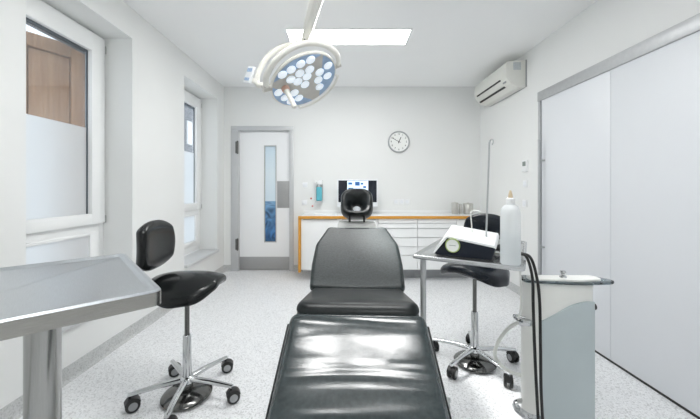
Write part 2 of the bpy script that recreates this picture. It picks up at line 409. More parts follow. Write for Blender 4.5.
# ------------------------------------------------------------------ sliding doors on the right
XD = 1.90
sd = struct_root('door_2', (XD, 2.2, 0))
for a, b, dx in ((.013, .775, 0.), (-1.50, .010, 0.)):
    p = obj('sliding_panel', B(dx, dx+.04, a, b, .018, 2.09, .002), 'panel', sd)
obj('door_track', B(-.012, .149, -3.0, .824, 2.077, 2.167, .004), 'alu', sd)
obj('end_post', B(-.006, .149, .79, .822, 0, 2.077, .003), 'alu', sd)
obj('floor_guide', B(.004, .05, -3.0, .79, 0, .014), 'rubber', sd)
h = T([(-.05, .735, .47), (-.05, .735, 1.70)], .011)
hd = obj('pull_handle', h, 'alu', sd)
for z in (.68, 1.50): obj('standoff', T([(.001, .735, z), (-.05, .735, z)], .008), 'alu', hd)
bx = bmesh.new(); box(bx, XR-.012, XR, 3.03, 4.14, 0, .092)
struct('baseboard_right', bx, 'cove')

# ------------------------------------------------------------------ ceiling lights
def ceiling_light(y0, y1, label, xa=-.555, xb=.665):
    t = thing('ceiling_light', label, 'ceiling light', ((xa+xb)/2, (y0+y1)/2, H), 0, 'panel lights in the ceiling')
    w = (xb-xa)/2; l = (y1-y0)/2; f = bmesh.new()
    for a, b in ((-w, -w+.018), (w-.018, w)): box(f, a, b, -l, l, -.006, 0)
    for a, b in ((-l, -l+.018), (l-.018, l)): box(f, -w+.018, w-.018, a, b, -.006, 0)
    obj('light_frame', f, 'white', t)
    obj('diffuser', B(-w+.016, w-.016, -l+.016, l-.016, -.005, -.001), 'panel_light', t)
ceiling_light(2.95, 3.28, 'long rectangular white panel light lit in the ceiling behind the operating lamp')
ceiling_light(1.20, 1.53, 'rectangular white panel light in the ceiling above the patient chair')
ceiling_light(-.95, -.62, 'added short white panel light, unseen behind the viewer, brightening the cart', .0, .61)  # unseen panel added to light the near side of the cart

# ------------------------------------------------------------------ air conditioner
ac = thing('air_conditioner', 'white split air conditioner high on the right wall below the ceiling', 'air conditioner', (XR+.003, 3.89, 2.37))
prof = [(0, 0), (-.10, .0), (-.175, .035), (-.225, .10), (-.235, .15), (-.235, .235), (-.215, .285), (-.15, .297), (0, .297)]
b = bmesh.new(); prism(b, prof, -.415, .415, bev=.006); obj('casing', b, 'ac', ac)
fr = bmesh.new(); prism(fr, [(-.228, .11), (-.239, .15), (-.239, .235), (-.22, .28), (-.214, .276), (-.230, .23), (-.230, .15), (-.220, .11)], -.405, .405); obj('front_panel', fr, 'ac', ac)
for (x0, z0), (x1, z1), yy in (((-.2375, .118), (-.232, .104), .33), ((-.188, .043), (-.172, .030), .36)):
    sl = bmesh.new(); prism(sl, [(x0-.003, z0), (x1-.003, z1), (x1+.006, z1), (x0+.006, z0)], -.29, yy); obj('air_slot', sl, 'rubber', ac)
obj('end_label', B(-.150, -.065, -.4175, -.415, .19, .275), 'label_grey', ac)['label'] = 'small grey label on the end'
obj('display', B(-.216, -.204, -.37, -.31, .062, .08, .003), 'grey_plastic', ac)
obj('back_plate', B(-.014, 0, -.425, .425, .0, .30, .002), 'grey_plastic', ac)

# ------------------------------------------------------------------ wall bits
th = thing('thermostat', 'white thermostat with grey display on the right wall beside the sliding door', 'thermostat', (XR+.002, 3.485, 1.42))
obj('body', B(-.024, 0, -.045, .045, 0, .13, .006), 'white', th)
obj('display', B(-.0255, -.0235, -.03, .03, .065, .115), 'lcd', th)
def switch(loc, rz, label, cat='switch', name='light_switch', grp='white switches and sockets on the walls'):
    t = thing(name, label, cat, loc, rz, grp)
    obj('switch_plate', B(-.04, .04, -.010, 0, -.04, .04, .003), 'white', t)
    obj('rocker', B(-.028, .028, -.014, -.008, -.028, .028, .002), 'bezel', t)
    return t
switch((XR, 3.49, 1.285), -PI/2, 'upper white switch right under the thermostat on the right wall')
switch((XR, 3.50, 1.065), -PI/2, 'lower white switch plate at bottle height on the right wall below the thermostat')
switch((-.565, YB, 1.285), 0, 'upper white switch on the back wall between the door and the dispenser')
switch((-.575, YB, 1.02), 0, 'lower white switch on the back wall just above the orange worktop corner')
for i, (x, lb) in enumerate(((.79, 'left white socket of the row of three below the clock'), (.872, 'middle white socket of the row of three below the clock'), (.954, 'right white socket of the row of three below the clock'))):
    t = thing('wall_socket', lb, 'socket', (x, YB, 1.034), 0, 'sockets in a row of three')
    obj('socket_plate', B(-.04, .04, -.008, 0, -.04, .04, .003), 'white', t)
    obj('socket_well', Lt([(.024, 0), (.024, .004), (.018, .004), (.018, .001), (0, .001)], 20, Matrix.Translation((0, -.008, 0)) @ Matrix.Rotation(PI/2, 4, 'X')), 'bezel', t)
for x, z, lb in ((-.475, 1.083, 'upper red wall hook dot left of the dispenser'), (-.455, .97, 'lower red wall hook dot left of the dispenser')):
    t = thing('wall_hook', lb, 'hook', (x, YB, z), 0, 'small red hooks')
    obj('hook_base', Lt([(.013, 0), (.013, .006), (.008, .012), (0, .013)], 14, Matrix.Rotation(PI/2, 4, 'X')), 'red', t)
    obj('hook_pin', T([(0, -.008, 0), (0, -.022, -.004), (0, -.028, .008)], .003, seg=8), 'light_grey', t)

sp = thing('soap_dispenser', 'wall dispenser holding a teal bottle on the back wall left of the monitor', 'dispenser', (-.352, YB+.003, 1.03))
obj('back_plate', B(-.052, .052, -.012, 0, 0, .325, .003), 'light_grey', sp)
obj('bottle', S(rrect(-.042, .042, -.085, -.012, .02), .02, .225, .012, .02), 'teal', sp)
obj('bottle_neck', Lt([(.018, .222), (.018, .245), (.012, .25), (.012, .27)], 16, Matrix.Translation((0, -.048, 0))), 'white', sp)
obj('pump_head', B(-.05, .05, -.10, -.012, .262, .32, .008), 'white', sp)
obj('elbow_lever', T(smooth_path([(-.03, -.09, .30), (-.03, -.17, .29), (-.03, -.21, .24)]), .006, seg=8), 'grey_metal', sp)
obj('bracket', B(-.055, .055, -.095, 0, 0, .018, .003), 'grey_metal', sp)

ck = thing('wall_clock', 'round silver rimmed wall clock showing ten to one', 'clock', (.83, YB, 1.926))
KM = Matrix.Rotation(PI/2, 4, 'X')
obj('rim', Lt([(.160, 0), (.163, .012), (.160, .034), (.150, .040), (.143, .034), (.141, .020), (.10, .018), (.10, 0)], 48, KM), 'alu', ck)
obj('clock_face', Lt([(.143, .016), (.143, .022), (0, .022)], 48, KM), 'paper', ck)
for k in range(1, 13):
    a = PI/2-k*PI/6
    obj('numeral', text_mesh(str(k), .038), 'ink', ck, mx=KM @ Matrix.Translation((.113*math.cos(a), .113*math.sin(a), .0225)))
def hand(deg, L_, w, z):
    bm = B(-w, w, -.025, L_, z, z+.0015); return obj('clock_hand', bm, 'ink', ck, mx=KM @ Matrix.Rotation(-math.radians(deg), 4, 'Z'))
hand(25, .075, .005, .025)['label'] = 'short hour hand'
hand(300, .105, .0035, .028)['label'] = 'long minute hand'
obj('hub', Lt([(.009, .022), (.009, .032), (0, .033)], 16, KM), 'ink', ck)

# ------------------------------------------------------------------ cabinets along the back wall
CY = 4.14
def carcass(x0, x1, root, side_mat='drawer'):
    c = bmesh.new(); w = (x1-x0)/2
    box(c, -w, w, .02, .49, .147, .83)
    return obj('carcass', c, side_mat, root)
def plinth(x0, x1, root):
    w = (x1-x0)/2; return obj('plinth', B(-w, w, .16, .48, 0, .147), 'grey_plastic', root)
rows = [.830, .769, .701, .580, .457, .344, .150]
for x0, x1, lb in ((.47, .99, 'white cabinet of wide drawers right beside the patient chair backrest'),
                   (.992, 1.512, 'white cabinet of wide drawers behind the tray table, second from the chair')):
    t = thing('drawer_cabinet', lb, 'cabinet', ((x0+x1)/2, CY, 0), 0, 'drawer cabinets on the back wall')
    w = (x1-x0)/2; carcass(x0, x1, t); plinth(x0, x1, t)
    for a, b in zip(rows, rows[1:]):
        fb = bmesh.new(); zt, zb = a-.002, b+.003
        prism(fb, [(-.0, zt), (.018, zt), (.018, zb+.016), (-.002, zb), (-.010, zb+.003), (-.006, zb+.022)], -w+.003, w-.003, Matrix.Rotation(PI/2, 4, 'Z') @ Matrix.Scale(1, 4))
        dw = obj('drawer', fb, 'drawer', t)
        obj('grip_shade_strip', B(-w+.006, w-.006, .006, .019, zb-.004, zb+.014), 'grey_plastic', dw)  # grey strip paints the shade in the finger gap
for x0, x1, lb, n in ((-.56, .466, 'plain white two door cabinet under the monitor left of the drawers', 2), (1.514, 2.046, 'white cabinet at the right end by the wall, under the steel jars', 1)):
    t = thing('base_cabinet', lb, 'cabinet', ((x0+x1)/2, CY, 0)); w = (x1-x0)/2; carcass(x0, x1, t)
    if n == 1: plinth(x0, x1, t)
    for k in range(n):
        a = -w+2*w*k/n; b_ = a+2*w/n
        dd = obj('cabinet_door', B(a+.002, b_-.002, 0, .018, .150, .826, .002), 'drawer', t)
        obj('door_grip', B(a+.03, b_-.03, -.004, .001, .812, .824, .0015), 'light_grey', dd)
wt = thing('worktop', 'long white worktop with orange wooden edge on the back cabinets', 'worktop', (0, CY, .832))
obj('top_slab', B(-.56, 2.048, -.008, .50, .0, .034, .002), 'worktop', wt)
eg = bmesh.new(); box(eg, -.594, 2.048, -.024, -.008, -.002, .035, .002)
obj('edge_strip', eg, 'orange', wt)
obj('end_panel', B(-.594, -.562, -.0235, .50, -.832+.12, -.002, .002), 'orange', wt)['label'] = 'orange upright end panel'
obj('upstand', B(-.59, 2.048, .49, .502, .03, .075, .002), 'worktop', wt)

mo = thing('monitor', 'white framed computer monitor showing bluish pictures on the back worktop', 'monitor', (.205, 4.40, .867))
obj('base', S(rrect(-.11, .11, -.07, .09, .03), 0, .012, .003, .004), 'bezel', mo)
obj('neck', B(-.035, .035, .03, .05, .01, .22, .004), 'bezel', mo)
obj('casing', B(-.285, .285, -.012, .03, .105, .492, .008), 'bezel', mo)
sc_ = obj('screen', B(-.27, .27, -.015, -.011, .172, .478), 'screen_black', mo)
obj('picture_area', B(-.145, .150, -.017, -.0145, .20, .474), 'screen_white', sc_)
for a, b, c, d_ in ((-.13, -.075, .42, .45), (-.035, .03, .405, .46), (.045, .08, .42, .445), (-.13, -.06, .345, .375), (-.02, .03, .28, .33), (.08, .12, .37, .40), (-.13, -.04, .24, .31)):
    obj('picture', B(a, b, -.0185, -.0168, c, d_), 'screen_blue', sc_)
kb = thing('keyboard', 'flat white keyboard on the worktop left of the monitor', 'keyboard', (-.24, 4.33, .867))
obj('tray', S(rrect(-.16, .16, -.06, .06, .012), 0, .014, .003, .004), 'bezel', kb)
ky = bmesh.new()
for i in range(5):
    for j in range(14): box(ky, -.148+j*.0212, -.130+j*.0212, -.05+i*.020, -.033+i*.020, .013, .018)
obj('keys', ky, 'paper', kb)

for x, r, hh, lb in ((1.605, .047, .175, 'tall steel canister at the left end of the jars on the worktop'), (1.688, .022, .15, 'slim steel tube between two canisters on the worktop'), (1.795, .066, .165, 'widest steel canister on the worktop, nearest the right wall')):
    j = thing('steel_canister', lb, 'jar', (x, 4.46, .867), 0, 'steel jars on the worktop')
    obj('body', Lt([(r*.95, 0), (r, .006), (r, hh*.8), (r*.97, hh*.82)], 28), 'jar', j)
    obj('lid', Lt([(r*1.03, hh*.81), (r*1.03, hh*.90), (r*.8, hh*.95), (r*.16, hh*.96), (r*.16, hh*.985), (r*.24, hh), (0, hh)], 28), 'jar', j)

# ------------------------------------------------------------------ patient chair
pc = thing('patient_chair', 'black leather reclining treatment chair in the middle of the room', 'treatment chair', (.055, 1.18, 0), -math.radians(2.4))
def sect(y0, z0, y1, z1):          # local frame: x across, y along the section, z normal to it
    v = Vector((0, y1-y0, z1-z0)).normalized(); return frame_mx((0, y0-1.18, z0), (1, 0, 0), v, Vector((1, 0, 0)).cross(v))
# leg section, from the hinge down towards the viewer
ML = sect(.60, .462, 1.185, .770)
LL = math.hypot(.585, .308)
def legz(x, y):
    return .006*math.sin(y*34+1.2*math.sin(x*5))*max(0, 1-abs(x)/.24)*.5
o = obj('leg_cushion', S(rpoly([(-.262, 0), (.262, 0), (.257, LL), (-.257, LL)], [.05, .05, .035, .035]), -.07, 0, .02, .030, .004, rings=14, seg=6), 'creased', pc, mx=None)
o.data.transform(ML)
for k in (-1, 1): obj('leg_piping', T([(k*.2628, .05, -.034), (k*.2600, LL-.04, -.034)], .006, seg=8), 'leather', pc, mx=ML)
obj('leg_support', B(-.2, .2, .05, LL-.04, -.10, -.068, .008), 'light_grey', pc, mx=ML)
# seat section: two stacked pads tilted back
MS = sect(1.190, .792, 1.66, .700)
LS = math.hypot(.47, .092)
so = rpoly([(-.243, 0), (.243, 0), (.243, LS), (-.243, LS)], [.05, .05, .02, .02])
obj('seat_cushion', S(so, -.036, .006, .012, .030, .010, rings=8, seg=6, zf=lambda x, y: -.010*math.exp(-(y/.03)**2)), 'leather', pc, mx=MS)
obj('seat_pad', S(inset([Vector(p) for p in so], .001), -.078, -.032, .018, .014), 'leather', pc, mx=MS)
obj('seat_frame', B(-.2, .2, .04, LS-.02, -.11, -.076, .008), 'light_grey', pc, mx=MS)
# backrest
MB = sect(1.655, .700, 2.16, .975)
LB = math.hypot(.505, .275)
bo = rpoly([(-.256, 0), (.256, 0), (.266, LB*.32), (.262, LB*.64), (.198, LB*.985), (-.198, LB*.985), (-.262, LB*.64), (-.266, LB*.32)], [.03, .03, .2, .14, .04, .04, .14, .2])
obj('backrest_cushion', S(bo, -.055, .0, .02, .028, .006, rings=10, seg=6, zf=lambda x, y: .020*(abs(x)/.26)**2), 'leather_back', pc, mx=MB)
obj('backrest_shell', S(inset([Vector(p) for p in bo], .02), -.085, -.052, .02, .006), 'light_grey', pc, mx=MB)
hm = sect(2.10, .925, 2.29, 1.055)
pl = S(rrect(-.138, .138, .03, .185, .03), -.055, -.035, .006, .006)
hp = obj('headrest_plate', pl, 'light_grey', pc, mx=hm)
obj('plate_slot', B(-.085, .085, .088, .103, -.036, -.030, .002), 'black', hp, mx=hm)
# headrest: rounded ring cushion with a funnel down to a hole
HC = Vector((0, 2.30-1.18, 1.132)); hv = Vector((0, .40, .917)); hn = Vector((0, -.917, .40))
HM = frame_mx(HC, (1, 0, 0), hv, hn)
hb = bmesh.new(); N = 56; hole = Vector((0, -.030))
prof = [(0.0, -.045), (.10, -.02), (.25, .008), (.42, .028), (.58, .042), (.72, .048), (.84, .044), (.93, .030), (.985, .008), (1.0, -.015), (.985, -.040), (.93, -.058), (.80, -.066), (.45, -.066), (0., -.066)]
rings = []
for t, z in prof:
    R_ = []
    for k in range(N):
        a = 2*PI*k/N; c, s = math.cos(a), math.sin(a)
        e = 2/3.6
        wx = .120 if s < 0 else .120-.020*s**2
        ox = wx*math.copysign(abs(c)**e, c); oy = .116*math.copysign(abs(s)**e, s)
        ix, iy = .030*c+hole.x, .024*s+hole.y
        zz = z
        if s > 0 and t > .2 and z > -.01: zz = z - .030*s*t*(1 if t < .8 else .6)      # lower at the crown
        if s < -.3 and .3 < t < .95 and z > 0: zz = z+.014*(-s)                     # thicker neck roll
        R_.append(Vector((ix+(ox-ix)*t, iy+(oy-iy)*t, zz)))
    rings.append(R_)
loft(hb, rings+[rings[0]], False, False); bmesh.ops.remove_doubles(hb, verts=hb.verts, dist=1e-5)
hr = obj('headrest', hb, 'leather', pc, angle=60, mx=HM)
obj('headrest_bracket', S(rrect(-.075, .075, -.105, -.065, .015), -.085, -.062, .005, .005), 'black', hr, mx=HM)
for x in (-.052, .052):
    obj('headrest_post', T([(x, 2.215-1.18, 1.0), (x, 2.292-1.18, 1.085)], .008), 'black', pc)
# pedestal
obj('pedestal', Lt([(.17, .03), (.12, .06), (.10, .10), (.10, .45), (.13, .58), (.13, .60)], 32, Matrix.Translation((0, .36, 0))), 'cart_white', pc)
obj('base_plate', S(rrect(-.20, .20, .0, .80, .08), 0, .035, .004, .015), 'cart_white', pc)
obj('under_carriage', B(-.15, .15, .06, .46, .585, .66, .01), 'light_grey', pc)

# ------------------------------------------------------------------ saddle stools
def stool(loc, face, base_deg, label, m_seat, seat_z, lat, roll):
    """stool facing local +x"""
    t = thing('saddle_stool', label, 'stool', (loc[0], loc[1], 0), math.radians(face), 'saddle stools')
    hubm = Lt([(.0, .085), (.034, .085), (.040, .092), (.040, .118), (.030, .126), (.027, .128)], 24); obj('base_hub', hubm, 'chrome', t)
    for k in range(5):
        a = math.radians(base_deg-face+72*k); c, s = math.cos(a), math.sin(a)
        lg = T([(.028*c, .028*s, .108), (.15*c, .15*s, .106), (.292*c, .292*s, .094)], [.020, .017, .0135], flat=.8, seg=10)
        obj('leg', lg, 'chrome', t)
        ca = math.radians(roll[k]-face)
        cm = Matrix.Translation((.283*c, .283*s, 0)) @ Matrix.Rotation(ca, 4, 'Z')
        cb = T([(0, 0, .094), (0, 0, .066)], .007, seg=8); box(cb, -.012, .03, -.010, .010, .034, .074, .005)
        tt = bmesh.new()
        pa = [Vector((.012+.041*math.cos(q), 0, .036+.041*math.sin(q))) for q in [math.radians(20+14*i) for i in range(11)]]
        rr = [[p+Vector((0, y, 0)) for p in (pa+[Vector((.012+.033*math.cos(q), 0, .036+.033*math.sin(q))) for q in [math.radians(160-14*i) for i in range(11)]])] for y in (-.024, .024)]
        loft(cb, rr)
        cs = obj('caster', cb, 'black', t, mx=cm)
        for y0 in (-.026, .009):
            wm = Matrix.Translation((.012, y0, .036)) @ Matrix.Rotation(-PI/2, 4, 'X')
            wl_ = obj('wheel', Lt([(.026, -.0005), (.034, .001), (.036, .005), (.036, .012), (.034, .016), (.026, .0175)], 24, wm), 'rubber', cs); wl_.data.transform(cm)
            hc = obj('wheel_cap', Lt([(.0, -.0015), (.022, -.0015), (.0225, .003), (.0225, .015), (.022, .0185), (0, .0185)], 20, wm), 'grey_plastic', cs); hc.data.transform(cm)
    obj('foot_plate', Lt([(.0, .012), (.134, .012), (.140, .020), (.134, .028), (.11, .044), (.055, .054), (.032, .058), (.030, .085), (0, .085)], 40), 'darkened_chrome', t)
    obj('column_sleeve', Lt([(.0, .11), (.025, .11), (.0255, .14), (.0225, .365), (.019, .370), (0, .37)], 24), 'chrome', t)
    obj('column_rod', T([(0, 0, .365), (0, 0, seat_z-.055)], .0135, seg=16), 'darkened_chrome', t)
    obj('seat_bracket', S(rrect(-.11, .09, -.06, .06, .02), seat_z-.075, seat_z-.045, .005, .004), 'black', t)
    # saddle seat: ridge along the middle, flanks falling away, thin front lip
    out = rpoly([(-.20, -lat*.70), (-.02, -lat), (.140, -lat*.90), (.205, -.085), (.205, .085), (.140, lat*.90), (-.02, lat), (-.20, lat*.70)], [.10, .14, .12, .06, .06, .12, .14, .10])
    def zf(x, y):
        q = abs(y)/lat
        z = -.082*q**2.0
        z -= .030*max(0, (abs(x)-.06)/.17)**2
        z += .012*max(0, (x-.17)/.06)**2
        return z
    bmS = S(out, seat_z-.052, seat_z, .024, .026, .006, rings=12, seg=6, zf=zf)
    for vv in bmS.verts:                                           # thicker belly, thin lip
        if vv.co.z < seat_z-.03+zf(vv.co.x, vv.co.y): vv.co.z -= .018*max(0, 1-(vv.co.x/.19)**4)
    obj('seat', bmS, m_seat, t, angle=60)
    # curved backrest
    bk = bmesh.new(); U, V = 20, 14; W, HB = .175, .145
    cz = seat_z+.170
    def bp(u, v, off):
        sx = abs(u)**2.6; wv = W*(1-.10*max(0, v)**2-.05*max(0, -v)**2); hu = HB*(1-.32*sx)
        y = u*wv; z = cz+v*hu*1.0
        x = -.190+.55*y*y+.012*math.cos(v*1.4)
        ed = max(abs(u), abs(v))
        rnd = math.sqrt(max(0, 1-max(0, (ed-.72)/.28)**2))
        return Vector((x+off*(.25+.75*rnd), y, z))
    fr_ = [[bk.verts.new(bp(-1+2*i/U, -1+2*j/V, .024)) for j in range(V+1)] for i in range(U+1)]
    re_ = [[bk.verts.new(bp(-1+2*i/U, -1+2*j/V, -.042)) for j in range(V+1)] for i in range(U+1)]
    for i in range(U):
        for j in range(V):
            bk.faces.new((fr_[i][j], fr_[i+1][j], fr_[i+1][j+1], fr_[i][j+1])); bk.faces.new((re_[i][j], re_[i][j+1], re_[i+1][j+1], re_[i+1][j]))
    for i in range(U):
        for j in (0, V): bk.faces.new((fr_[i][j], fr_[i+1][j], re_[i+1][j], re_[i][j]))
    for j in range(V):
        for i in (0, U): bk.faces.new((fr_[i][j], fr_[i][j+1], re_[i][j+1], re_[i][j]))
    br = obj('backrest', bk, m_seat, t, angle=60)
    md = br.modifiers.new('sub', 'SUBSURF'); md.levels = 1; md.render_levels = 2
    ar = T(smooth_path([(-.08, 0, seat_z-.065), (-.20, 0, seat_z-.070), (-.262, 0, seat_z-.02), (-.256, 0, seat_z+.07), (-.247, 0, seat_z+.165)]), .013, flat=.7, seg=10)
    obj('backrest_bar', ar, 'black', t)
    obj('backrest_knob', T([(-.237, 0, cz-.01), (-.277, 0, cz-.01)], [.018, .020], seg=14), 'black', t)
    obj('height_lever', T(smooth_path([(-.06, -.05, seat_z-.065), (-.14, -.12, seat_z-.085), (-.20, -.175, seat_z-.13)]), .006, seg=8), 'black', t)
    obj('tilt_knob', T([(-.085, -.055, seat_z-.075), (-.105, -.10, seat_z-.085)], [.014, .019], seg=12), 'black', t)
    return t
stool((-.925, 1.845), 2, -10, 'black saddle stool with backrest left of the patient chair, by the windows', 'pu', .735, .205, [27, 20, 30, 40, 35])
stool((.928, 2.192), -140, 2, 'black saddle stool with backrest standing behind the tray table on the right', 'pu_blue', .735, .225, [100, 40, 100, 50, 66])

# ------------------------------------------------------------------ steel instrument table in the near left corner
zt = .969
lx = Vector((-.737, -.676, 0)).normalized(); ly = Vector((-.423, .461, 0)).normalized()   # along the table, across it
Pf = Vector((-.484, .836, 0))
c0 = Pf+ly*.313+lx*.240
it = thing('instrument_table', 'stainless steel table on a round column at the near left', 'table', (c0.x, c0.y, 0), math.atan2(-lx.y, -lx.x))
# local +x points to the end edge in view, +y across towards the windows
tt = bmesh.new()
O = [Vector(p) for p in rpoly([(-.35, -.313), (.240, -.313), (.240, .313), (-.35, .313)], .025, 6)]
O = dens(O, .05)
lay = [(O, -.043), (O, -.006), (inset(O, .003), -.001), (inset(O, .006), 0), (inset(O, .012), 0), (inset(O, .016), -.002), (inset(O, .024), -.009), (inset(O, .028), -.010)]
vs = loft(tt, [[Vector((p.x, p.y, z+zt)) for p in o] for o, z in [(inset(O, .02), -.043)]+lay])
obj('table_top', tt, 'steel_top', it, angle=30)
edge = bmesh.new(); Q = inset(O, -.0008)
loft(edge, [[Vector((p.x, p.y, z+zt)) for p in Q] for z in (-.0432, -.007)], False, False)
obj('edge_band', edge, 'steel_floor_reflection', it)
obj('column', Lt([(.0, .02), (.041, .02), (.041, zt-.055), (.050, zt-.052), (.050, zt-.0435), (0, zt-.0435)], 40), 'column', it)
obj('base_disc', Lt([(0, 0), (.235, 0), (.24, .008), (.235, .016), (.10, .028), (.048, .032), (0, .032)], 48), 'steel', it)

# ------------------------------------------------------------------ tray table on the right with what stands on it
ZT = .94
u = Vector((.857, -.515, 0)).normalized(); v = Vector((.515, .857, 0)).normalized(); FL = Vector((.2996, 1.36, 0))
tr = thing('tray_table', 'steel tray table on a slim post right of the patient chair', 'table', (FL.x, FL.y, 0), math.atan2(u.y, u.x))
tb = bmesh.new(); O = dens([Vector(p) for p in rrect(0, .43, 0, .66, .018)], .05)
loft(tb, [[Vector((p.x, p.y, z)) for p in o] for o, z in [(inset(O, .006), ZT-.010), (inset(O, .002), ZT-.008), (O, ZT+.002), (inset(O, .001), ZT+.006), (inset(O, .006), ZT+.008), (inset(O, .012), ZT+.006), (inset(O, .017), ZT+.001), (inset(O, .022), ZT)]])
obj('tray', tb, 'steel', tr)
obj('post', T([(.04, .04, .03), (.04, .04, ZT-.009)], .0125, seg=18), 'alu', tr)
obj('tray_arm', B(.03, .36, .16, .19, ZT-.028, ZT-.009, .004), 'alu', tr)
bs = bmesh.new()
box(bs, .02, .06, .02, .50, .03, .055, .006); box(bs, .055, .40, .021, .059, .031, .054, .006)
obj('base_frame', bs, 'alu', tr)
for x, y in ((.04, .48), (.38, .04), (.04, .04)):
    obj('foot', Lt([(.0, 0), (.02, 0), (.022, .008), (.018, .03), (0, .031)], 16, Matrix.Translation((x, y, 0))), 'grey_plastic', tr)

A = Vector((.409, 1.399, ZT+.001))
dv = thing('surgical_motor_unit', 'black and white wedge shaped control unit on the tray table', 'medical device', A, math.atan2(u.y, u.x))
bd = bmesh.new()                      # front profile in x, z; the back is higher
F = [(.0, .004), (.012, 0), (.228, 0), (.236, .004), (.249, .052), (.058, .078), (.050, .074)]
Kk = [(.0, .004), (.012, 0), (.228, 0), (.236, .004), (.249, .082), (.058, .110), (.046, .104)]
loft(bd, [[Vector((x, 0, z)) for x, z in F], [Vector((x, .15, z)) for x, z in Kk]]); bmesh.ops.recalc_face_normals(bd, faces=bd.faces)
bmesh.ops.bevel(bd, geom=bd.edges[:], offset=.0025, segments=2, profile=.5, affect='EDGES')
obj('housing', bd, 'navy', dv)
cv = bmesh.new()
F = [(-.004, .008), (.052, .083), (.060, .087), (.246, .062), (.252, .054), (.252, .048), (.244, .053), (.060, .0785), (.056, .076), (.003, .006)]
loft(cv, [[Vector((x, -.003, z)) for x, z in F], [Vector((x-(.010 if i in (1, 2, 7, 8) else 0), .155, z+.032*min(1, z/.06))) for i, (x, z) in enumerate(F)]])
bmesh.ops.recalc_face_normals(cv, faces=cv.faces)
obj('cover', cv, 'white', dv)['label'] = 'white sloping cover'
DM = Matrix.Translation((.082, 0, .048)) @ Matrix.Rotation(PI/2, 4, 'X')
dl = obj('dial', Lt([(0, 0), (.0285, 0), (.0285, .006), (.027, .008), (0, .008)], 32, DM), 'paper', dv)
obj('dial_ring', Lt([(.0275, 0), (.031, 0), (.031, .0075), (.0285, .0095), (.0265, .0085), (.0275, .004)], 32, DM), 'green', dl)
db = bmesh.new(); box(db, -.014, .014, -.0005, .0015, .0078, .0088); obj('dial_mark', db, 'lcd', dl, mx=DM)
pb = T([(.205, .085, .075), (.217, .10, .50)], .0038, seg=10)
po = obj('irrigation_pole', pb, 'alu', dv)
obj('hook', T(smooth_path([(.217, .10, .495), (.221, .098, .508), (.229, .094, .510), (.233, .092, .498), (.228, .095, .488)]), .003, seg=8), 'alu', po)
obj('pump_tube', T(smooth_path([(.146, .10, .085), (.143, .103, .13), (.139, .106, .175), (.143, .107, .19), (.16, .104, .195), (.19, .09, .19)]), .0025, seg=8), 'hose', dv)
obj('rear_socket', T([(.225, .14, .03), (.262, .155, .03)], .014, seg=14), 'black', dv)

bt = thing('squeeze_bottle', 'translucent white plastic bottle with a tan nozzle on the tray table corner', 'bottle', (.655, 1.217, ZT+.001))
obj('bottle_body', Lt([(.0, 0), (.032, 0), (.036, .005), (.036, .195), (.034, .212), (.026, .226), (.014, .233), (.012, .24), (0, .24)], 32), 'bottle', bt)
obj('liquid', Lt([(0, .003), (.033, .003), (.0345, .007), (.0345, .115), (0, .115)], 32), 'liquid', bt)
obj('cap', Lt([(0, .236), (.0155, .236), (.0155, .256), (.010, .26), (0, .26)], 20), 'white', bt)
obj('nozzle', Lt([(0, .259), (.009, .259), (.0075, .272), (.0035, .288), (0, .289)], 14), 'tip', bt)['label'] = 'tan pointed nozzle'

def cable(pts, r, m, label, cat='cable', name='power_cable'):
    return tag(obj(name, T(smooth_path(pts, 8), r, seg=10), m), label, cat, None)
cable([(.688, 1.50, ZT+.02), (.71, 1.40, ZT+.016), (.735, 1.31, ZT+.022), (.750, 1.27, ZT+.016), (.758, 1.245, .88), (.752, 1.23, .78), (.752, 1.22, .60), (.755, 1.21, .42), (.765, 1.205, .20), (.78, 1.20, .05), (.80, 1.17, .007), (.86, 1.08, .006), (.9, .9, .006)], .0055, 'black', 'left black cable hanging off the tray table in front of the white cart')
cable([(.70, 1.50, ZT+.02), (.722, 1.40, ZT+.018), (.748, 1.31, ZT+.024), (.766, 1.27, ZT+.014), (.776, 1.245, .88), (.778, 1.23, .78), (.775, 1.22, .60), (.772, 1.21, .42), (.785, 1.205, .20), (.80, 1.20, .05), (.825, 1.17, .007), (.89, 1.09, .006), (.95, .9, .006)], .0055, 'black', 'right black cable hanging off the tray table in front of the white cart')

# ------------------------------------------------------------------ white equipment cart
ca = thing('equipment_cart', 'white and blue grey equipment cart with glass shelf at the right', 'cart', (1.04, 1.50, 0))
plan = rpoly([(-.115, -.043), (-.05, -.062), (.06, -.066), (.132, -.052), (.140, .0), (.13, .065), (-.148, .065), (-.157, .03)], [.06, .15, .2, .03, .1, .03, .02, .04], 6)
obj('body', S(plan, .05, .795, .01, .012), 'cart_white', ca)
pn = bmesh.new()                     # blue grey front with an arched top edge
xs = [-.112+.240*i/24 for i in range(25)]
def fy(x): return -.0685+1.4*(x-.02)**2
def top(x): s = (x+.112)/.240; return .615+.110*math.sin(s*PI*.58)-.012*s
rows_ = []
for off in (0, .014):
    lo = [pn.verts.new((x, fy(x)-.006+off, .07)) for x in xs]; md_ = [pn.verts.new((x, fy(x)-.006+off, top(x)*.5)) for x in xs]; hi = [pn.verts.new((x, fy(x)-.006+off, top(x))) for x in xs]
    rows_.append((lo, md_, hi))
for i in range(24):
    for a, b in ((0, 1), (1, 2)):
        pn.faces.new((rows_[0][a][i], rows_[0][a][i+1], rows_[0][b][i+1], rows_[0][b][i])); pn.faces.new((rows_[1][a][i], rows_[1][b][i], rows_[1][b][i+1], rows_[1][a][i+1]))
    pn.faces.new((rows_[0][2][i], rows_[0][2][i+1], rows_[1][2][i+1], rows_[1][2][i])); pn.faces.new((rows_[0][0][i], rows_[1][0][i], rows_[1][0][i+1], rows_[0][0][i+1]))
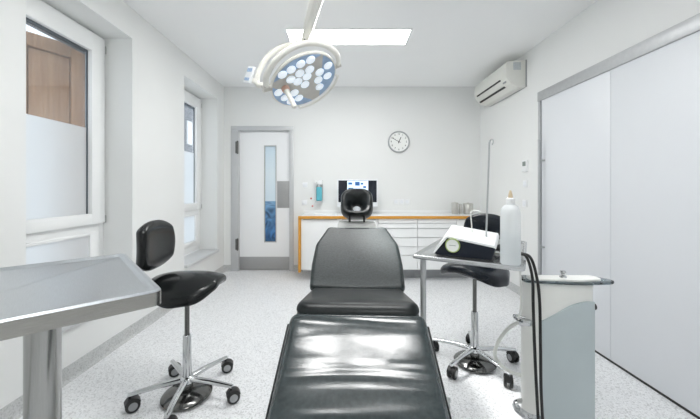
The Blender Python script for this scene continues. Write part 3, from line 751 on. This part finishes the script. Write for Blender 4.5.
for i in (0, 24):
    for a, b in ((0, 1), (1, 2)): pn.faces.new((rows_[0][a][i], rows_[0][b][i], rows_[1][b][i], rows_[1][a][i]))
obj('front_panel', pn, 'cart_blue', ca)['label'] = 'blue grey curved front panel'
obj('glass_shelf', S(rpoly([(-.197, -.055), (.05, -.092), (.195, -.080), (.232, -.045), (.17, .045), (-.17, .045)], [.03, .2, .06, .03, .04, .04]), .797, .808, .003, .003), 'shelf_glass', ca)['label'] = 'grey glass shelf'
obj('lid', S(rpoly([(-.170, -.048), (.05, -.075), (.165, -.060), (.17, .01), (-.16, .01)], [.03, .15, .03, .03, .03]), .8065, .817, .002, .003), 'cart_white', ca)
kn = Lt([(0, .8165), (.016, .8165), (.014, .824), (.008, .828), (.008, .836), (.013, .840), (.011, .848), (0, .85)], 16, Matrix.Translation((.0, -.03, 0)))
obj('valve', kn, 'chrome', ca)
bk = bmesh.new(); box(bk, -.19, -.12, -.012, .015, .575, .605, .005); tube(bk, smooth_path([(-.15, .02, .605), (-.19, .035, .61), (-.205, .01, .608), (-.185, -.02, .60)]), .007, seg=8)
obj('hose_bracket', bk, 'chrome', ca)
lb_ = bmesh.new(); P0 = smooth_path([(-.10, -.035, .15), (-.155, -.035, .155), (-.195, -.005, .17), (-.19, .035, .18), (-.14, .05, .18)])
tube(lb_, P0, .009, seg=8, flat=2.2, up=(0, 0, 1)); obj('bumper', lb_, 'chrome', ca)
hs = T(smooth_path([(-.185, .01, .59), (-.215, .06, .53), (-.245, .10, .44), (-.25, .11, .36), (-.20, .08, .31), (-.13, .05, .30)]), .009, seg=10)
obj('suction_hose', hs, 'hose', ca)
obj('side_knob', T([(.132, -.02, .675), (.157, -.02, .675)], .016, seg=14), 'black', ca)
for x in (-.10, .09):
    for y in (-.03, .04):
        obj('caster', Lt([(0, 0), (.012, 0), (.024, .012), (.026, .025), (.022, .04), (.01, .052), (0, .052)], 16, Matrix.Translation((x, y, 0))), 'rubber', ca)
tag(obj('drain_tube', T(smooth_path([(.66, 1.36, ZT+.013), (.715, 1.31, ZT+.016), (.742, 1.315, ZT+.004), (.752, 1.32, .88), (.79, 1.38, .72), (.835, 1.48, .62), (.855, 1.50, .60)]), .004, seg=8), 'hose'), 'thin milky tube running from the tray table edge to the cart', 'tube')

# ------------------------------------------------------------------ operating lamp
ol = thing('operating_lamp', 'cream white round surgical lamp with LED lenses hanging over the patient chair', 'surgical lamp', (-.05, .80, H))
OL = Vector((-.05, .80, H))
F_ = 311.
def at(px, py, Y): return Vector(((px-343)*Y/F_, Y, 1.239-(py-188)*Y/F_))-OL
C = Vector((-.288, 2.29, 2.03))-OL
n_ = Vector((.445, -.300, -.845)).normalized()
ax = (at(338, 66, 2.29)-at(268, 86, 2.29)); ax = (ax-n_*ax.dot(n_)).normalized(); ay = n_.cross(ax)
HD = frame_mx(C, ax, ay, n_)
obj('head_housing', Lt([(0, -.075), (.07, -.072), (.17, -.055), (.238, -.028), (.260, -.008), (.262, .002), (.256, .010), (.248, .010), (0, .008)], 56, HD), 'cream', ol)
obj('head_face', Lt([(0, .006), (.249, .006), (.249, .0115), (0, .0125)], 56, HD), 'beige', ol)
def lens(x, y):
    obj('lens', Lt([(0, .012), (.033, .012), (.034, .017), (.029, .023), (.016, .027), (0, .028)], 18, HD @ Matrix.Translation((x, y, 0))), 'led', ol)
def segment(ang, halfw, d0):           # circular segment pad at the rim
    bm = bmesh.new(); R = .247; pts = []
    for k in range(15):
        a = -halfw+2*halfw*k/14; pts.append(Vector((R*math.cos(a), R*math.sin(a))))
    pts = [p for p in pts]
    q = Matrix.Rotation(ang, 2)
    loft(bm, [[(q @ p).to_3d()+Vector((0, 0, z)) for p in pts] for z in (.010, .0140)])
    return obj('lens_pad', bm, 'blue_pad', ol, mx=HD)
YS = 1 if ay.z > 0 else -1             # which way is up in the face
def deg(a): return math.radians(a)*1
for a, hw in ((97, .86), (-14, 1.0), (216, 1.0)): segment(deg(a), hw, 0)
for x, y in ((-.089, .090), (-.014, .108), (.062, .100), (-.047, .036), (.029, .044), (-.003, -.028),          # middle cluster
             (.128, .028), (.200, .055), (.104, -.047), (.180, -.047), (.100, -.128),                          # right cluster
             (-.130, .172), (-.062, .180), (.012, .190), (.086, .186),                                         # row along the upper rim
             (-.206, .020), (-.180, -.065), (-.100, -.062), (-.082, -.144), (-.150, -.135)): lens(x, y)
hx, hy = -.150, .030
obj('handle_collar', Lt([(0, .012), (.030, .012), (.030, .030), (.026, .040), (0, .042)], 22, HD @ Matrix.Translation((hx, hy, 0))), 'pink', ol)['label'] = 'pinkish handle collar'
obj('sterile_handle', Lt([(0, .04), (.022, .04), (.019, .06), (.017, .165), (.020, .185), (.016, .193), (0, .193)], 22, HD @ Matrix.Translation((hx, hy, 0))), 'cream', ol)
# inner yoke: half ring behind the head from the left pivot to the right one
def head_pt(a, r, h): return HD @ Vector((r*math.cos(a), r*math.sin(a), h))
AL, AR = math.radians(160), math.radians(-2)
yk = smooth_path([head_pt(AL, .285, 0)]+[head_pt(AL+(AR-AL)*k/10, .300, -.035*math.sin(k*PI/10)) for k in range(1, 10)]+[head_pt(AR, .285, 0)], 4)
obj('inner_yoke', T(yk, .021, flat=.75, seg=12), 'cream', ol)
obj('pivot_block', T([head_pt(AL, .255, 0), head_pt(AL, .315, 0)], .024, seg=16), 'beige', ol)
obj('pivot_block', T([head_pt(AR, .255, 0), head_pt(AR, .30, 0)], .018, seg=16), 'beige', ol)
gr = smooth_path([head_pt(math.radians(-YS*a), .280, .02) for a in (22, 45, 68, 92, 112)], 5)
gr = [head_pt(math.radians(-YS*20), .258, .0)]+gr+[head_pt(math.radians(-YS*114), .258, .0)]
obj('grab_rail', T(gr, .010, seg=10), 'cream', ol)
# outer yoke from the arm end round to the left pivot
oy = smooth_path([at(304, 42, 2.29), at(294, 44, 2.31), at(280, 48, 2.30), at(267.5, 57, 2.28), at(260, 69, 2.26), at(257, 80, 2.24), at(258.5, 85, 2.23), at(266, 84.5, 2.24)], 5)
obj('outer_yoke', T(oy, .023, flat=.8, seg=12), 'cream', ol)
cp = at(249.5, 75, 2.23)
cx = Vector((.75, -.55, -.25)).normalized(); cz_ = Vector((.25, .05, 1)); cz_ = (cz_-cx*cz_.dot(cx)).normalized(); cyv = cz_.cross(cx)
CM = frame_mx(cp, cx, cyv, cz_)
cpn = obj('control_panel', B(-.038, .038, -.010, .010, -.062, .062, .005), 'bezel', ol, mx=CM)
km = bmesh.new()
for i in range(3):
    box(km, -.026+i*.019, -.013+i*.019, -.013, -.009, .020, .046); box(km, -.026+i*.019, -.013+i*.019, -.013, -.009, -.045, -.025)
obj('buttons', km, 'blue_pad', cpn, mx=CM)
obj('panel_arm', T([at(252, 80, 2.23), at(257, 83, 2.235)], .016, seg=10), 'cream', ol)
# joint and spring arm
j0 = at(304.5, 41, 2.29); j1 = at(307.5, 31, 2.22); j2 = at(317.5, -4, 1.70)
obj('lamp_joint', T([j0, (j0+j1)/2, j1, j1+(j2-j1)*.06], [.026, .029, .030, .031], seg=18), 'cream', ol)
d_ = (j2-j1).normalized(); j3 = j1+d_*((.80-(j1.y+OL.y))/d_.y)
obj('joint_screw', T([at(304.8, 39, 2.255), at(304.6, 39.2, 2.245)], .006, seg=10), 'rubber', ol)
obj('spring_arm', T([j1, j1+d_*.05, j3-d_*.05, j3], [.033, .036, .040, .036], seg=10, flat=1.15), 'cream', ol)
obj('drop_tube', T([(j3.x, j3.y, j3.z-.06), (j3.x, j3.y, -.03)], .035, seg=24), 'cream', ol)
obj('ceiling_canopy', Lt([(.05, -.07), (.11, -.06), (.13, -.02), (.13, -.001), (0, -.001)], 32, Matrix.Translation((j3.x, j3.y, 0))), 'cream', ol)
# the beam of the lamp
ld = bpy.data.lights.new('operating_lamp_beam', 'SPOT'); ld.energy = 260; ld.spot_size = math.radians(17); ld.spot_blend = .25; ld.shadow_soft_size = .10; ld.color = (1, .99, .97)
lo = bpy.data.objects.new('operating_lamp_beam', ld); COL.objects.link(lo); lo.parent = ol
lo.location = C+n_*.05
lo.rotation_euler = (Vector((.80, 1.80, 0))-(OL+C)).to_track_quat('-Z', 'Y').to_euler()

# ------------------------------------------------------------------ daylight, camera, colour
w = bpy.data.worlds.new('daylight'); SC.world = w; w.use_nodes = True
bg = w.node_tree.nodes['Background']; bg.inputs[0].default_value = (.86, .93, 1.0, 1); bg.inputs[1].default_value = 2.2

cam = bpy.data.cameras.new('camera'); co = bpy.data.objects.new('camera', cam); COL.objects.link(co)
co.location = (0, 0, 1.239); co.rotation_euler = (PI/2, 0, 0)
cam.sensor_width = 36; cam.lens = F_*36/700; cam.shift_x = 7/700; cam.shift_y = -21.5/700; cam.clip_start = .02
SC.camera = co
vs_ = SC.view_settings
vs_.view_transform = 'Standard'; vs_.look = 'None'; vs_.gamma = 1; vs_.use_curve_mapping = False; vs_.exposure = 0.0
SC.cycles.max_bounces = 14; SC.cycles.diffuse_bounces = 10
